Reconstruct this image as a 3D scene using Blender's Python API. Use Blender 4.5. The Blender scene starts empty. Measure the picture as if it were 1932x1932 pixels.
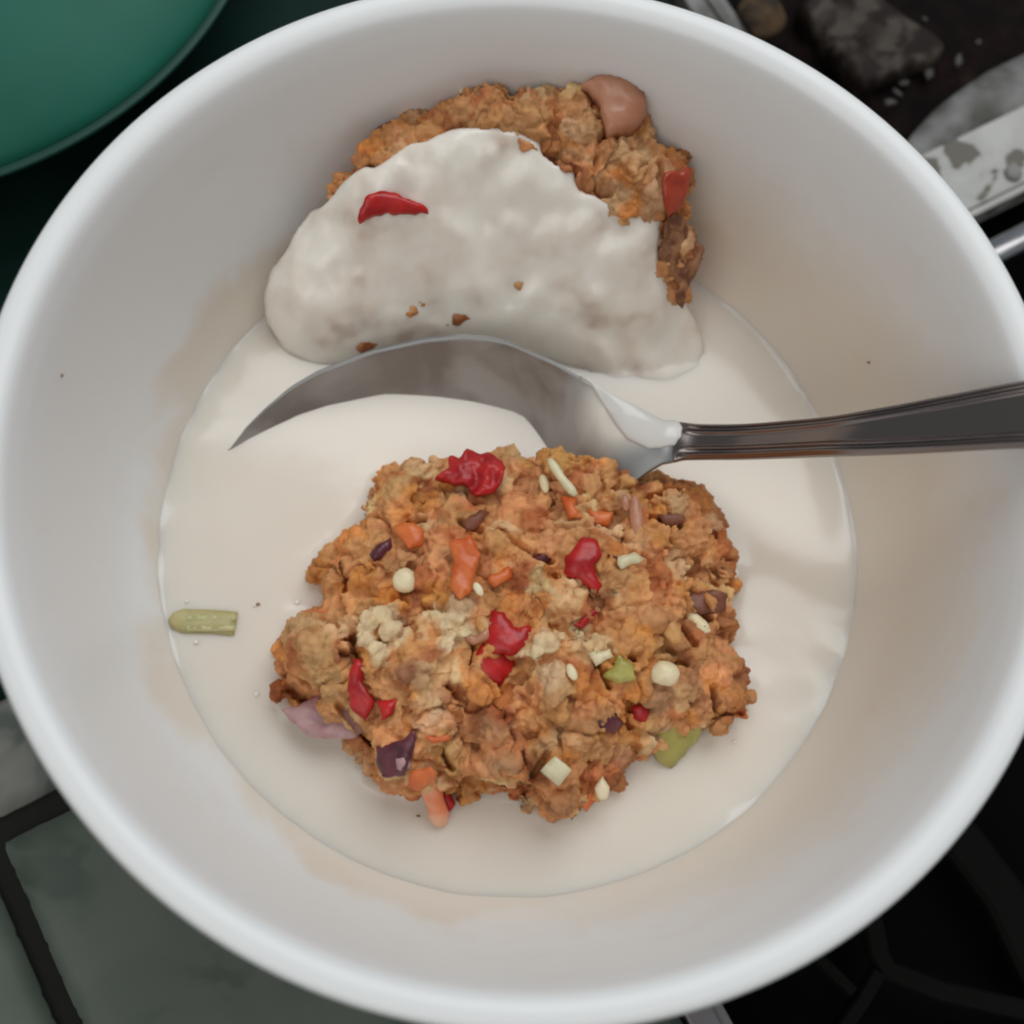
import bpy, bmesh, math, random
import numpy as np
from mathutils import Vector, Matrix, noise, kdtree
from mathutils.geometry import delaunay_2d_cdt
random.seed(7); rng = np.random.default_rng(7)
R_ = math.radians
S = 0.01                      # everything below is written in centimetres
sc = bpy.context.scene
col = sc.collection

# ------------------------------------------------------------------ camera
CAM = np.array([-1.54, -6.576, 25.076]); TH, PS, FOV = 0.29661, -0.06434, 42.0
_c, _s = math.cos(TH), math.sin(TH); RX = np.array([[1, 0, 0], [0, _c, -_s], [0, _s, _c]])
_c, _s = math.cos(PS), math.sin(PS); RY = np.array([[_c, 0, _s], [0, 1, 0], [-_s, 0, _c]])
RM = RX @ RY; FOC = 966 / math.tan(R_(FOV / 2))
cd = bpy.data.cameras.new('camera'); cam = bpy.data.objects.new('camera', cd); col.objects.link(cam)
M4 = Matrix.Identity(4)
for i in range(3):
    for j in range(3): M4[i][j] = RM[i, j]
    M4[i][3] = CAM[i] * S
cam.matrix_world = M4
cd.sensor_width = 36; cd.lens = 18 / math.tan(R_(FOV / 2)); cd.clip_start = 0.01; cd.clip_end = 20
cd.dof.use_dof = True; cd.dof.focus_distance = 0.222; cd.dof.aperture_fstop = 13.0
sc.camera = cam; sc.cycles.filter_width = 2.1

# ------------------------------------------------------------------ light (a kitchen corner lit by a window, no flash)
w = bpy.data.worlds.new('World'); sc.world = w; w.use_nodes = True
w.node_tree.nodes['Background'].inputs[0].default_value = (0.80, 0.86, 0.90, 1)
w.node_tree.nodes['Background'].inputs[1].default_value = 0.21
def area(name, loc, size, power, colr, target=(0, 0, 0.03)):
    l = bpy.data.lights.new(name, 'AREA'); l.shape = 'RECTANGLE'; l.size, l.size_y = size
    l.energy = power; l.color = colr
    o = bpy.data.objects.new(name, l); col.objects.link(o); o.location = loc
    o.rotation_euler = (Vector(target) - Vector(loc)).to_track_quat('-Z', 'Y').to_euler()
    return o
area('window_light', (0.24, 0.58, 1.00), (0.90, 0.70), 7.9, (0.955, 0.985, 1.0))
area('room_fill', (-0.55, -0.80, 1.3), (1.2, 1.2), 7.6, (1.0, 0.95, 0.89))  # added fill with no lamp behind it; brightens cream, crumb fronts and far wall
sc.view_settings.view_transform = 'Standard'; sc.view_settings.look = 'None'
sc.view_settings.exposure = -0.10; sc.view_settings.gamma = 1.0

# ------------------------------------------------------------------ helpers
def at(u, v, z):
    """point at height z (cm) seen at photo position u, v (photo scaled to 1932 px)"""
    d = RM @ np.array([(u - 966) / FOC, -(v - 966) / FOC, -1.0]); return CAM + d * (z - CAM[2]) / d[2]
def proj(p):
    q = (np.asarray(p, float) - CAM) @ RM; return 966 + FOC * q[0] / -q[2], 966 - FOC * q[1] / -q[2]
def nz(p, s, k=0.0): return noise.noise(Vector((p[0] * s + k, p[1] * s - k * 1.7, p[2] * s + 3.1 * k)))
def lerp(a, b, t): return a + (b - a) * t
def sstep(a, b, x):
    t = min(max((x - a) / (b - a), 0), 1); return t * t * (3 - 2 * t)
def tag(o, label=None, cat=None, group=None, kind=None):
    if label: o['label'] = label
    if cat: o['category'] = cat
    if group: o['group'] = group
    if kind: o['kind'] = kind
    return o
def empty(name, loc, label, cat, group=None):
    o = bpy.data.objects.new(name, None); col.objects.link(o); o.location = [c * S for c in loc]
    o.empty_display_size = 0.01
    return tag(o, label, cat, group)
def link(name, me, mat, parent=None, smooth=True):
    if mat: me.materials.append(mat)
    if smooth: me.polygons.foreach_set('use_smooth', [True] * len(me.polygons))
    o = bpy.data.objects.new(name, me); col.objects.link(o)
    if parent:
        o.parent = parent; bpy.context.view_layer.update()
        o.matrix_parent_inverse = Matrix.Translation(parent.matrix_world.translation).inverted() if parent.type == 'EMPTY' else parent.matrix_world.inverted()
    return o
def mesh(name, vs, fs, mat, parent=None, smooth=True):
    me = bpy.data.meshes.new(name); me.from_pydata([tuple(c * S for c in v) for v in vs], [], fs); me.update()
    bm = bmesh.new(); bm.from_mesh(me); bmesh.ops.recalc_face_normals(bm, faces=bm.faces); bm.to_mesh(me); bm.free()
    return link(name, me, mat, parent, smooth)
def bmobj(name, bm, mat, parent=None, smooth=True):
    for v in bm.verts: v.co *= S
    me = bpy.data.meshes.new(name); bm.to_mesh(me); bm.free(); return link(name, me, mat, parent, smooth)
def lathe(name, prof, mat, parent=None, n=160, c=(0, 0), wob=0.0):
    vs, fs = [], []; m = len(prof)
    for i in range(n):
        a = 2 * math.pi * i / n; k = 1 + wob * math.sin(2 * a + 1)
        for r, z in prof: vs.append((c[0] + r * k * math.cos(a), c[1] + r * k * math.sin(a), z))
    for i in range(n):
        for j in range(m - 1):
            a, b = i * m + j, ((i + 1) % n) * m + j; fs.append((a, b, b + 1, a + 1))
    for j in (0, m - 1):
        if prof[j][0] > 1e-3: fs.append([i * m + j for i in range(n)])
    o = mesh(name, vs, fs, mat, parent)
    bm = bmesh.new(); bm.from_mesh(o.data); bmesh.ops.remove_doubles(bm, verts=bm.verts, dist=1e-6)
    bmesh.ops.recalc_face_normals(bm, faces=bm.faces); bm.to_mesh(o.data); bm.free(); return o
def smoothprof(pts, k=4):
    pts = [np.array(p, float) for p in pts]; out = []
    for i in range(len(pts) - 1):
        p0, p1, p2, p3 = pts[max(i - 1, 0)], pts[i], pts[i + 1], pts[min(i + 2, len(pts) - 1)]
        for j in range(k):
            t = j / k; out.append(tuple(.5 * (2 * p1 + (p2 - p0) * t + (2 * p0 - 5 * p1 + 4 * p2 - p3) * t * t + (3 * p1 - p0 - 3 * p2 + p3) * t ** 3)))
    out.append(tuple(pts[-1])); return out
def closedspline(pts, step, k_=.45):
    P = np.array(pts, float)[:, :2]; n = len(P); out = []
    for i in range(n):
        p0, p1, p2, p3 = P[i - 1], P[i], P[(i + 1) % n], P[(i + 2) % n]
        k = max(1, int(np.linalg.norm(p2 - p1) / step))
        for j in range(k):
            t = j / k; c = .5 * (2 * p1 + (p2 - p0) * t + (2 * p0 - 5 * p1 + 4 * p2 - p3) * t * t + (3 * p1 - p0 - 3 * p2 + p3) * t ** 3)
            out.append(lerp(c, lerp(p1, p2, t), k_))
    return np.array(out)
def sdf(P, X):
    """signed distance of points X (n,2) to polygon P, positive inside"""
    X = np.atleast_2d(X); d2 = np.full(len(X), 1e9); ins = np.zeros(len(X), bool)
    for i in range(len(P)):
        a, b = P[i - 1], P[i]; e = b - a; w_ = X - a
        t = np.clip((w_ @ e) / max(e @ e, 1e-12), 0, 1); q = w_ - t[:, None] * e
        d2 = np.minimum(d2, (q ** 2).sum(1))
        c = ((a[1] > X[:, 1]) != (b[1] > X[:, 1]))
        with np.errstate(divide='ignore', invalid='ignore'):
            xi = (b[0] - a[0]) * (X[:, 1] - a[1]) / (b[1] - a[1]) + a[0]
        ins ^= c & (X[:, 0] < xi)
    return np.sqrt(d2) * np.where(ins, 1, -1)
class Field:
    """signed distance to a polygon, sampled once on a grid"""
    def __init__(self, P, st=.05, m=1.2):
        self.o = P.min(0) - m; n = np.ceil((P.max(0) + m - self.o) / st).astype(int) + 1; self.n, self.st = n, st
        gx, gy = np.meshgrid(self.o[0] + np.arange(n[0]) * st, self.o[1] + np.arange(n[1]) * st, indexing='ij')
        self.g = sdf(P, np.c_[gx.ravel(), gy.ravel()]).reshape(n).tolist()
    def __call__(self, x, y):
        a, b = (x - self.o[0]) / self.st, (y - self.o[1]) / self.st
        a = min(max(a, 0), self.n[0] - 1.001); b = min(max(b, 0), self.n[1] - 1.001); i, j = int(a), int(b); a -= i; b -= j; g = self.g
        return (g[i][j] * (1 - b) + g[i][j + 1] * b) * (1 - a) + (g[i + 1][j] * (1 - b) + g[i + 1][j + 1] * b) * a
def sheet(name, poly, step, ztop, zbot, mat, parent=None, smooth=True, holes=None):
    """closed solid over a world polygon: ztop/zbot(x, y, d) give its top and underside, d = distance to its edge"""
    P = np.array(poly, float)
    x0, y0 = P.min(0); x1, y1 = P.max(0)
    gx, gy = np.meshgrid(np.arange(x0 + step / 2, x1, step), np.arange(y0 + step / 2, y1, step * .87))
    gx[1::2] += step / 2
    G = np.c_[gx.ravel(), gy.ravel()] + rng.normal(0, step * .08, (gx.size, 2))
    d = sdf(P, G); G = G[d > step * .45]
    pts = [Vector(p) for p in P] + [Vector(g) for g in G]
    vo, _, fo, *_ = delaunay_2d_cdt(pts, [], [list(range(len(P)))], 1, 1e-7)
    V = np.array([(v.x, v.y) for v in vo]); D = np.maximum(sdf(P, V), 0)
    n = len(V)
    top = [(x, y, ztop(x, y, dd)) for (x, y), dd in zip(V, D)]
    bot = [(x, y, zbot(x, y, dd)) for (x, y), dd in zip(V, D)]
    fs = [tuple(f) for f in fo] + [tuple(i + n for i in reversed(f)) for f in fo]
    cnt = {}
    for f in fo:
        for i in range(len(f)):
            a, b = f[i], f[(i + 1) % len(f)]; cnt[(a, b)] = 1
    for a, b in cnt:
        if (b, a) not in cnt: fs.append((b, a, a + n, b + n))
    return mesh(name, top + bot, fs, mat, parent, smooth)
def box(bm, x0, x1, y0, y1, z0, z1, bev=0.0, seg=2):
    m = Matrix.Translation(((x0 + x1) / 2, (y0 + y1) / 2, (z0 + z1) / 2)) @ Matrix.Diagonal((x1 - x0, y1 - y0, z1 - z0, 1))
    r = bmesh.ops.create_cube(bm, size=1, matrix=m)
    if bev: bmesh.ops.bevel(bm, geom=list({e for v in r['verts'] for e in v.link_edges}), offset=bev, segments=seg, affect='EDGES', profile=.6)
    return r

# ------------------------------------------------------------------ materials
def mat(name, base=(.5, .5, .5), rough=.5, metal=0.0, sss=0.0, sssr=(1, .6, .4), ssss=.002, ramp=None, nscale=300, ndetail=5, bump=0.0, bscale=900, bdist=.0003, attr=False, spec=.5, coat=0.0, ndist=0.0, second=None):
    m = bpy.data.materials.new(name); m.use_nodes = True; nt = m.node_tree; N, L = nt.nodes, nt.links
    b = N['Principled BSDF']; b.inputs['Base Color'].default_value = (*base, 1); b.inputs['Roughness'].default_value = rough
    b.inputs['Metallic'].default_value = metal; b.inputs['Specular IOR Level'].default_value = spec
    b.inputs['Coat Weight'].default_value = coat; b.inputs['Coat Roughness'].default_value = .15
    if sss:
        b.inputs['Subsurface Weight'].default_value = sss; b.inputs['Subsurface Radius'].default_value = sssr; b.inputs['Subsurface Scale'].default_value = ssss
    tc = N.new('ShaderNodeTexCoord'); m['tc'] = 1
    out = None
    if ramp:
        n = N.new('ShaderNodeTexNoise'); n.inputs['Scale'].default_value = nscale; n.inputs['Detail'].default_value = ndetail; n.inputs['Distortion'].default_value = ndist
        L.new(tc.outputs['Object'], n.inputs['Vector'])
        r = N.new('ShaderNodeValToRGB'); els = r.color_ramp.elements
        els[0].position, els[0].color = ramp[0][0], (*ramp[0][1], 1); els[1].position, els[1].color = ramp[-1][0], (*ramp[-1][1], 1)
        for p, c in ramp[1:-1]:
            e = els.new(p); e.color = (*c, 1)
        L.new(n.outputs['Fac'], r.inputs['Fac']); out = r.outputs['Color']
    if attr:
        a = N.new('ShaderNodeAttribute'); a.attribute_name = 'tint'
        if out:
            mx = N.new('ShaderNodeMix'); mx.data_type = 'RGBA'; mx.blend_type = 'MULTIPLY'; mx.inputs[0].default_value = 1
            L.new(a.outputs['Color'], mx.inputs[6]); L.new(out, mx.inputs[7]); out = mx.outputs[2]
        else: out = a.outputs['Color']
    if out: L.new(out, b.inputs['Base Color'])
    if bump:
        n2 = N.new('ShaderNodeTexNoise'); n2.inputs['Scale'].default_value = bscale; n2.inputs['Detail'].default_value = 6; n2.inputs['Roughness'].default_value = .62
        L.new(tc.outputs['Object'], n2.inputs['Vector'])
        bp = N.new('ShaderNodeBump'); bp.inputs['Strength'].default_value = bump; bp.inputs['Distance'].default_value = bdist
        L.new(n2.outputs['Fac'], bp.inputs['Height']); L.new(bp.outputs['Normal'], b.inputs['Normal'])
    return m
def nodes_of(m): return m.node_tree.nodes, m.node_tree.links, m.node_tree.nodes['Principled BSDF']

# bowl: white glazed ceramic; beige milk residue low on the inner wall, faint smears
m_bowl = mat('white_glaze', (.87, .88, .88), rough=.38, spec=.4, sss=.15, sssr=(1, .9, .8), ssss=.002, coat=.05)
N, L, b = nodes_of(m_bowl)
tc = N.new('ShaderNodeTexCoord'); sx = N.new('ShaderNodeSeparateXYZ'); L.new(tc.outputs['Object'], sx.inputs[0])
n1 = N.new('ShaderNodeTexNoise'); n1.inputs['Scale'].default_value = 38; n1.inputs['Detail'].default_value = 5; n1.inputs['Distortion'].default_value = .6
mp = N.new('ShaderNodeMapping'); mp.inputs['Scale'].default_value = (1, 1, .55); L.new(tc.outputs['Object'], mp.inputs[0]); L.new(mp.outputs[0], n1.inputs['Vector'])
ma = N.new('ShaderNodeMath'); ma.operation = 'MULTIPLY_ADD'; ma.inputs[1].default_value = .035; L.new(n1.outputs['Fac'], ma.inputs[0]); L.new(sx.outputs[2], ma.inputs[2])
# residue reaches higher on the +x side (the liquid ran that way)
mb = N.new('ShaderNodeMath'); mb.operation = 'MULTIPLY_ADD'; mb.inputs[1].default_value = -.30; L.new(sx.outputs[0], mb.inputs[0]); L.new(ma.outputs[0], mb.inputs[2])
rg = N.new('ShaderNodeMapRange'); rg.inputs[1].default_value = .030; rg.inputs[2].default_value = .062; rg.inputs[3].default_value = .95; rg.inputs[4].default_value = 0; rg.interpolation_type = 'SMOOTHSTEP'
L.new(mb.outputs[0], rg.inputs[0])
n3 = N.new('ShaderNodeTexNoise'); n3.inputs['Scale'].default_value = 95; n3.inputs['Detail'].default_value = 3
L.new(tc.outputs['Object'], n3.inputs['Vector'])
r3 = N.new('ShaderNodeMapRange'); r3.inputs[1].default_value = .58; r3.inputs[2].default_value = .75; r3.inputs[3].default_value = 0; r3.inputs[4].default_value = .22; L.new(n3.outputs['Fac'], r3.inputs[0])
zc = N.new('ShaderNodeMapRange'); zc.inputs[1].default_value = .060; zc.inputs[2].default_value = .066; zc.inputs[3].default_value = 1; zc.inputs[4].default_value = 0; L.new(sx.outputs[2], zc.inputs[0])
mm = N.new('ShaderNodeMath'); mm.operation = 'ADD'; rl = N.new('ShaderNodeMapRange'); rl.inputs[1].default_value = .040; rl.inputs[2].default_value = .048; rl.inputs[3].default_value = .9; rl.inputs[4].default_value = 0; rl.interpolation_type = 'SMOOTHSTEP'; L.new(ma.outputs[0], rl.inputs[0])
mz = N.new('ShaderNodeMath'); mz.operation = 'MAXIMUM'; L.new(rg.outputs[0], mz.inputs[0]); L.new(rl.outputs[0], mz.inputs[1]); L.new(mz.outputs[0], mm.inputs[0]); L.new(r3.outputs[0], mm.inputs[1])
m2 = N.new('ShaderNodeMath'); m2.operation = 'MULTIPLY'; m2.use_clamp = True; L.new(mm.outputs[0], m2.inputs[0]); L.new(zc.outputs[0], m2.inputs[1])
mx = N.new('ShaderNodeMix'); mx.data_type = 'RGBA'; mx.inputs[6].default_value = (.87, .88, .88, 1); mx.inputs[7].default_value = (.80, .72, .615, 1)
L.new(m2.outputs[0], mx.inputs[0]); L.new(mx.outputs[2], b.inputs['Base Color'])

m_milk = mat('milk', (.84, .77, .68), rough=.12, spec=.4, sss=.6, sssr=(1, .85, .7), ssss=.004,
             ramp=[(.3, (.82, .745, .65)), (.7, (.865, .80, .715))], nscale=28, ndetail=3, bump=.12, bscale=70, bdist=.0006)
m_cream = mat('cream', (.80, .77, .72), rough=.22, spec=.4, sss=.5, sssr=(1, .8, .65), ssss=.0025,
              ramp=[(.26, (.62, .51, .43)), (.40, (.82, .745, .66)), (.55, (.90, .845, .765))], nscale=120, ndetail=2, bump=.10, bscale=200, bdist=.0005)
m_crumb = mat('crumb', (.5, .3, .15), rough=.7, spec=.3, sss=.3, sssr=(1, .45, .2), ssss=.0018, attr=True,
              ramp=[(.30, (.80, .70, .62)), (.48, (1, 1, 1)), (.70, (1.10, 1.12, 1.14))], nscale=500, ndetail=5, bump=.55, bscale=1300, bdist=.0003)
def veg(name, a, b_, rough=.3, sss=.35, nscale=260, bump=.3):
    return mat(name, a, rough=rough, sss=sss, sssr=(1, .3, .15), ssss=.0015, ramp=[(.35, a), (.65, b_)], nscale=nscale, ndetail=4, bump=bump, bscale=700, bdist=.0003)
m_red = veg('red_pepper', (.36, .005, .008), (.58, .016, .014), .36)
m_orange = veg('orange_carrot', (.62, .11, .02), (.75, .21, .055), .38)
m_salmon = veg('pale_carrot', (.85, .25, .10), (.92, .60, .42), .38, nscale=160)
m_plum = veg('plum_onion_skin', (.075, .012, .022), (.17, .035, .05), .3)
m_mauve = veg('mauve_onion', (.60, .40, .39), (.42, .19, .22), .32, nscale=150)
m_pinkonion = veg('pink_onion', (.40, .15, .075), (.56, .27, .16), .32, nscale=110)
m_white = veg('ivory', (.78, .64, .38), (.86, .75, .52), .35)
m_pale = veg('pale_straw', (.66, .60, .36), (.78, .72, .50), .35)
m_green = veg('olive_green', (.36, .33, .075), (.50, .45, .13), .35, nscale=200)
m_gold = veg('golden_seed', (.55, .25, .07), (.72, .42, .16), .35)
m_brown = veg('brown_flake', (.17, .055, .028), (.28, .10, .055), .5)

m_steel = mat('spoon_steel', (.27, .23, .22), rough=.22, metal=1, bump=.05, bscale=1200, bdist=.0001)
# spoon bowl: the same steel with a drying milk film
m_film = mat('milky_steel', (.42, .41, .40), rough=.45, metal=1, bump=.1, bscale=300, bdist=.0001)
N, L, b = nodes_of(m_film)
tc = N.new('ShaderNodeTexCoord'); n1 = N.new('ShaderNodeTexNoise'); n1.inputs['Scale'].default_value = 55; n1.inputs['Detail'].default_value = 5; n1.inputs['Distortion'].default_value = .5
L.new(tc.outputs['Object'], n1.inputs['Vector'])
r1 = N.new('ShaderNodeMapRange'); r1.inputs[1].default_value = .44; r1.inputs[2].default_value = .62; r1.inputs[3].default_value = .18; r1.inputs[4].default_value = .92; L.new(n1.outputs['Fac'], r1.inputs[0])
nk = N.new('ShaderNodeVectorMath'); nk.operation = 'DISTANCE'; nk.inputs[1].default_value = (.0185, .0185, .0315); L.new(tc.outputs['Object'], nk.inputs[0])
r2 = N.new('ShaderNodeMapRange'); r2.inputs[1].default_value = .003; r2.inputs[2].default_value = .0085; r2.inputs[3].default_value = .9; r2.inputs[4].default_value = 0; L.new(nk.outputs['Value'], r2.inputs[0])
mx1 = N.new('ShaderNodeMath'); mx1.operation = 'MAXIMUM'; L.new(r1.outputs[0], mx1.inputs[0]); L.new(r2.outputs[0], mx1.inputs[1])
mxc = N.new('ShaderNodeMix'); mxc.data_type = 'RGBA'; mxc.inputs[6].default_value = (.28, .285, .29, 1); mxc.inputs[7].default_value = (.40, .39, .37, 1)
L.new(mx1.outputs[0], mxc.inputs[0])
mxd = N.new('ShaderNodeMix'); mxd.data_type = 'RGBA'; mxd.inputs[7].default_value = (.76, .71, .63, 1); L.new(r2.outputs[0], mxd.inputs[0]); L.new(mxc.outputs[2], mxd.inputs[6]); L.new(mxd.outputs[2], b.inputs['Base Color'])
inv = N.new('ShaderNodeMath'); inv.operation = 'SUBTRACT'; inv.inputs[0].default_value = 1; L.new(mx1.outputs[0], inv.inputs[1]); L.new(inv.outputs[0], b.inputs['Metallic'])

m_tile = mat('tile_glaze', (.10, .13, .11), rough=.55, ramp=[(.40, (.075, .10, .08)), (.46, (.105, .135, .108)), (.75, (.13, .16, .13))], nscale=34, ndetail=3, ndist=1.2, bump=.3, bscale=900, bdist=.00008)
m_tile_lit = mat('lit_tile_glaze', (.2, .2, .18), rough=.55, ramp=[(.40, (.09, .11, .095)), (.52, (.20, .205, .185)), (.75, (.28, .28, .255))], nscale=60, ndetail=3, ndist=1.0)  # lighter copy of the tile glaze; the upper row's highlight is put into its colour
m_grout = mat('grout', (.008, .008, .006), rough=.9, bump=.8, bscale=700)
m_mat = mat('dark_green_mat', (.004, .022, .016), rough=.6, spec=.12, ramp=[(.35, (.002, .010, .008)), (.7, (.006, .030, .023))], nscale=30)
m_lid = mat('green_plastic', (.022, .17, .115), rough=.55, spec=.3, ramp=[(.35, (.007, .105, .070)), (.7, (.013, .14, .095))], nscale=30, ndetail=3, bump=.1, bscale=300)
m_lidrim = mat('green_rim', (.010, .055, .04), rough=.5, spec=.3)
m_soot = mat('soot', (.012, .008, .007), rough=.85, spec=.1, ramp=[(.40, (.006, .004, .004)), (.62, (.014, .008, .007)), (.75, (.035, .022, .018))], nscale=130, ndetail=6, bump=1, bscale=600, bdist=.0004)
m_burnt = mat('burnt_enamel', (.05, .04, .035), rough=.7, spec=.2, ramp=[(.46, (.016, .010, .008)), (.53, (.034, .025, .02)), (.60, (.075, .062, .052))], nscale=130, ndetail=5, ndist=.6, bump=.6, bscale=500)
m_dull = mat('dull_steel', (.24, .24, .23), rough=.65, metal=0, ramp=[(.38, (.10, .095, .085)), (.50, (.17, .17, .162)), (.62, (.26, .26, .25))], nscale=95, ndetail=9, bump=.2)
m_stain = mat('stained_steel', (.5, .5, .48), rough=.65, metal=0, ramp=[(.435, (.15, .135, .11)), (.46, (.46, .455, .43)), (.65, (.55, .545, .52))], nscale=105, ndetail=6, ndist=.4, bump=.15)
m_chrome = mat('chrome', (.62, .63, .67), rough=.22, metal=1)
m_iron = mat('cast_iron', (.004, .0045, .0035), rough=.8, spec=.1, bump=.4, bscale=700)
m_black = mat('black_enamel', (.002, .002, .002), rough=.8, spec=.05)
m_edge = mat('worn_edge_steel', (.20, .19, .20), rough=.5, metal=.4)

# ------------------------------------------------------------------ setting: counter, tiles, mat
AL = R_(27.8)
def rot(e1, e2): return (e1 * math.cos(AL) - e2 * math.sin(AL), e1 * math.sin(AL) + e2 * math.cos(AL))
def bar(name, e1a, e1b, e2a, e2b, z0, z1, m, parent=None, bev=.04):
    bm = bmesh.new(); box(bm, e1a, e1b, e2a, e2b, z0, z1, bev); bmesh.ops.rotate(bm, verts=bm.verts, matrix=Matrix.Rotation(AL, 3, 'Z'))
    return bmobj(name, bm, m, parent, smooth=False)
top = sheet('countertop', [rot(*p) for p in ((-34, -24), (-1.2, -24), (-1.2, -5.6), (9.7, -5.6), (9.7, 34), (-34, 34))], 2.5, lambda x, y, d: -.22, lambda x, y, d: -1.6, m_grout, smooth=False); tag(top, kind='structure', label='black grouted kitchen counter under the bowl')
def tile(e1a, e1b, e2a, e2b, m=None):
    base = np.array([(e1a, e2a), (e1b, e2a), (e1b, e2b), (e1a, e2b)], float); P = []
    for i in range(4):
        a, b_ = base[i], base[(i + 1) % 4]; n = 90; nrm = np.array([-(b_ - a)[1], (b_ - a)[0]]) / np.linalg.norm(b_ - a)
        for j in range(n):
            p = lerp(a, b_, j / n); chip = max(0, nz((p[0], p[1], 0), 1.3, 5)) * .05 + max(0, nz((p[0], p[1], 0), 6, 2) - .1) * .08 * (1 if i in (1, 3) else .2)
            rc = min(j, n - j) / n * np.linalg.norm(b_ - a); chip += max(0, .12 - rc) * .5
            P.append(rot(*(p + nrm * chip)))
    o = sheet('tile', P, .45, lambda x, y, d: -.10 + .10 * min(1, d / .08) ** .5, lambda x, y, d: -.35, m or m_tile, top, smooth=True)
    return o
for a, b_ in ((-20.5, -10.86), (-10.46, -1.25)):
    for c, d in ((-9.6, -.27), (.19, 9.5)): tile(a, b_, c, d, m_tile_lit if c > 0 else m_tile)
P = [rot(*p) for p in [(x, 2.1) for x in np.arange(-30, 9, 1.)] + [(9.4, y) for y in np.arange(2.1, 30, 1.)] + [(x, 30) for x in np.arange(9.4, -30, -1.)] + [(-30, y) for y in np.arange(30, 2.1, -1.)]]
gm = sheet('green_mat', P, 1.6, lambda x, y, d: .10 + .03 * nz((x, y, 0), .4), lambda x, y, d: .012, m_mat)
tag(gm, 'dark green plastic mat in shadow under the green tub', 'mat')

# green tub with lid, upper left
GC = (-12.40, 13.63); GR = 7.69
tub = empty('lidded_tub', (GC[0], GC[1], .1), 'round green plastic tub with domed lid at the upper left of the bowl', 'tub')
lathe('lid', smoothprof([(0, 4.2), (2.5, 4.17), (5.0, 4.0), (6.3, 3.72), (7.0, 3.45), (7.4, 3.2), (7.52, 3.02)]), m_lid, tub, c=GC)
lathe('lid_rim', smoothprof([(7.48, 3.02), (7.58, 3.04), (7.67, 3.03), (7.69, 2.98), (7.66, 2.93), (7.5, 2.90), (7.3, 2.92)], 3), m_lidrim, tub, c=GC)
lathe('body', smoothprof([(7.2, 2.95), (6.4, 2.4), (5.6, .8), (5.4, .2), (5.2, .13), (0.0, .13)], 3), m_lid, tub, c=GC)

# ------------------------------------------------------------------ gas stove at the right
st = empty('gas_stove', (14, 2, -1.6), 'sooty gas stove with stained steel trim to the right of the bowl', 'stove')
bar('burner_tray', 9.9, 34, -24, 34, -2.6, -1.9, m_black, st, 0)
bar('burner_well', -.4, 9.88, -24, -5.65, -2.6, -1.92, m_black, st, 0)
bar('side_panel', 9.9, 10.75, 5.5, 30, -1.88, .05, m_dull, st)
bar('side_bead', 10.32, 10.55, 5.5, 30, .055, .14, m_dull, st)
bm = bmesh.new(); bmesh.ops.create_icosphere(bm, subdivisions=3, radius=.55)
for v in bm.verts:
    v.co *= 1 + .35 * nz(v.co, 1.6); v.co.z *= .5; v.co += Vector(tuple(at(1436, 30, .1)))
bmobj('rusty_nut', bm, mat('rust', (.06, .03, .01), rough=.8, ramp=[(.4, (.012, .008, .004)), (.65, (.10, .055, .02))], nscale=200, bump=.8), st)
bar('front_trim', 3.4 - 4.55, 3.4 - 4.05, -20, -5.6, -1.88, -.03, m_edge, None).name = 'front_trim'
ft = bpy.data.objects['front_trim']; ft.parent = st; ft.matrix_parent_inverse = Matrix.Translation(st.location).inverted()
bar('trim_lip', -.75, -.45, -20, -5.6, -1.88, -.12, m_edge, st)
# sooty burner surround
P = [at(u, v, -.6)[:2] for u, v in ((1330, 30), (1440, -160), (1700, -260), (2150, -260), (2150, 20), (1932, 118), (1800, 192), (1720, 262), (1640, 262), (1560, 150), (1480, 80))]
sheet('burner_surround', closedspline(P, .5), .28, lambda x, y, d: -1.0 + .35 * min(1, d / 1.0) + .16 * nz((x, y, 0), 1.1) + .07 * nz((x, y, 0), 3.5), lambda x, y, d: -1.9, m_soot, st)
P = [at(u, v, -.1)[:2] for u, v in ((1631, 160), (1700, 138), (1770, 108), (1786, 84), (1764, 58), (1716, 30), (1640, -30), (1560, -60), (1510, 10), (1549, 60), (1585, 110))]
sheet('burner_plate', closedspline(P, .1), .09, lambda x, y, d: -.28 + .22 * min(1, d / .12) ** .5 - .10 * sstep(.5, .9, d) + .02 * nz((x, y, 0), 2.2), lambda x, y, d: -.8, m_burnt, st)
# dull inclined panel and bright stained strip
P = [at(u, v, -.1)[:2] for u, v in ((1690, 300), (1730, 240), (1766, 200), (1812, 163), (1870, 124), (1932, 94), (2100, 15), (2150, 110), (1932, 205), (1763, 290), (1720, 320))]
sheet('side_flange', closedspline(P, .4), .22, lambda x, y, d: -.35 + .22 * min(1, d / .5), lambda x, y, d: -1.9, m_dull, st)
bar('stained_strip', 9.0, 24, 2.25, 3.85, -.7, .06, m_stain, st, .06)
bar('strip_edge', 9.0, 24, 2.08, 2.235, -.7, .02, m_stain, st, .05)
bm = bmesh.new(); c = at(1912, 326, .1)
bmesh.ops.create_uvsphere(bm, u_segments=24, v_segments=12, radius=.2, matrix=Matrix.Translation(c) @ Matrix.Diagonal((1, 1, .5, 1)))
sc_o = bmobj('screw', bm, m_dull, st)
bm = bmesh.new(); bmesh.ops.create_cone(bm, cap_ends=True, segments=48, radius1=.30, radius2=.30, depth=16, matrix=Matrix.Rotation(AL, 4, 'Z') @ Matrix.Translation((17.5, 1.15, .0)) @ Matrix.Rotation(R_(90), 4, 'Y'))
bmobj('gas_pipe', bm, m_chrome, st)
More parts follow.
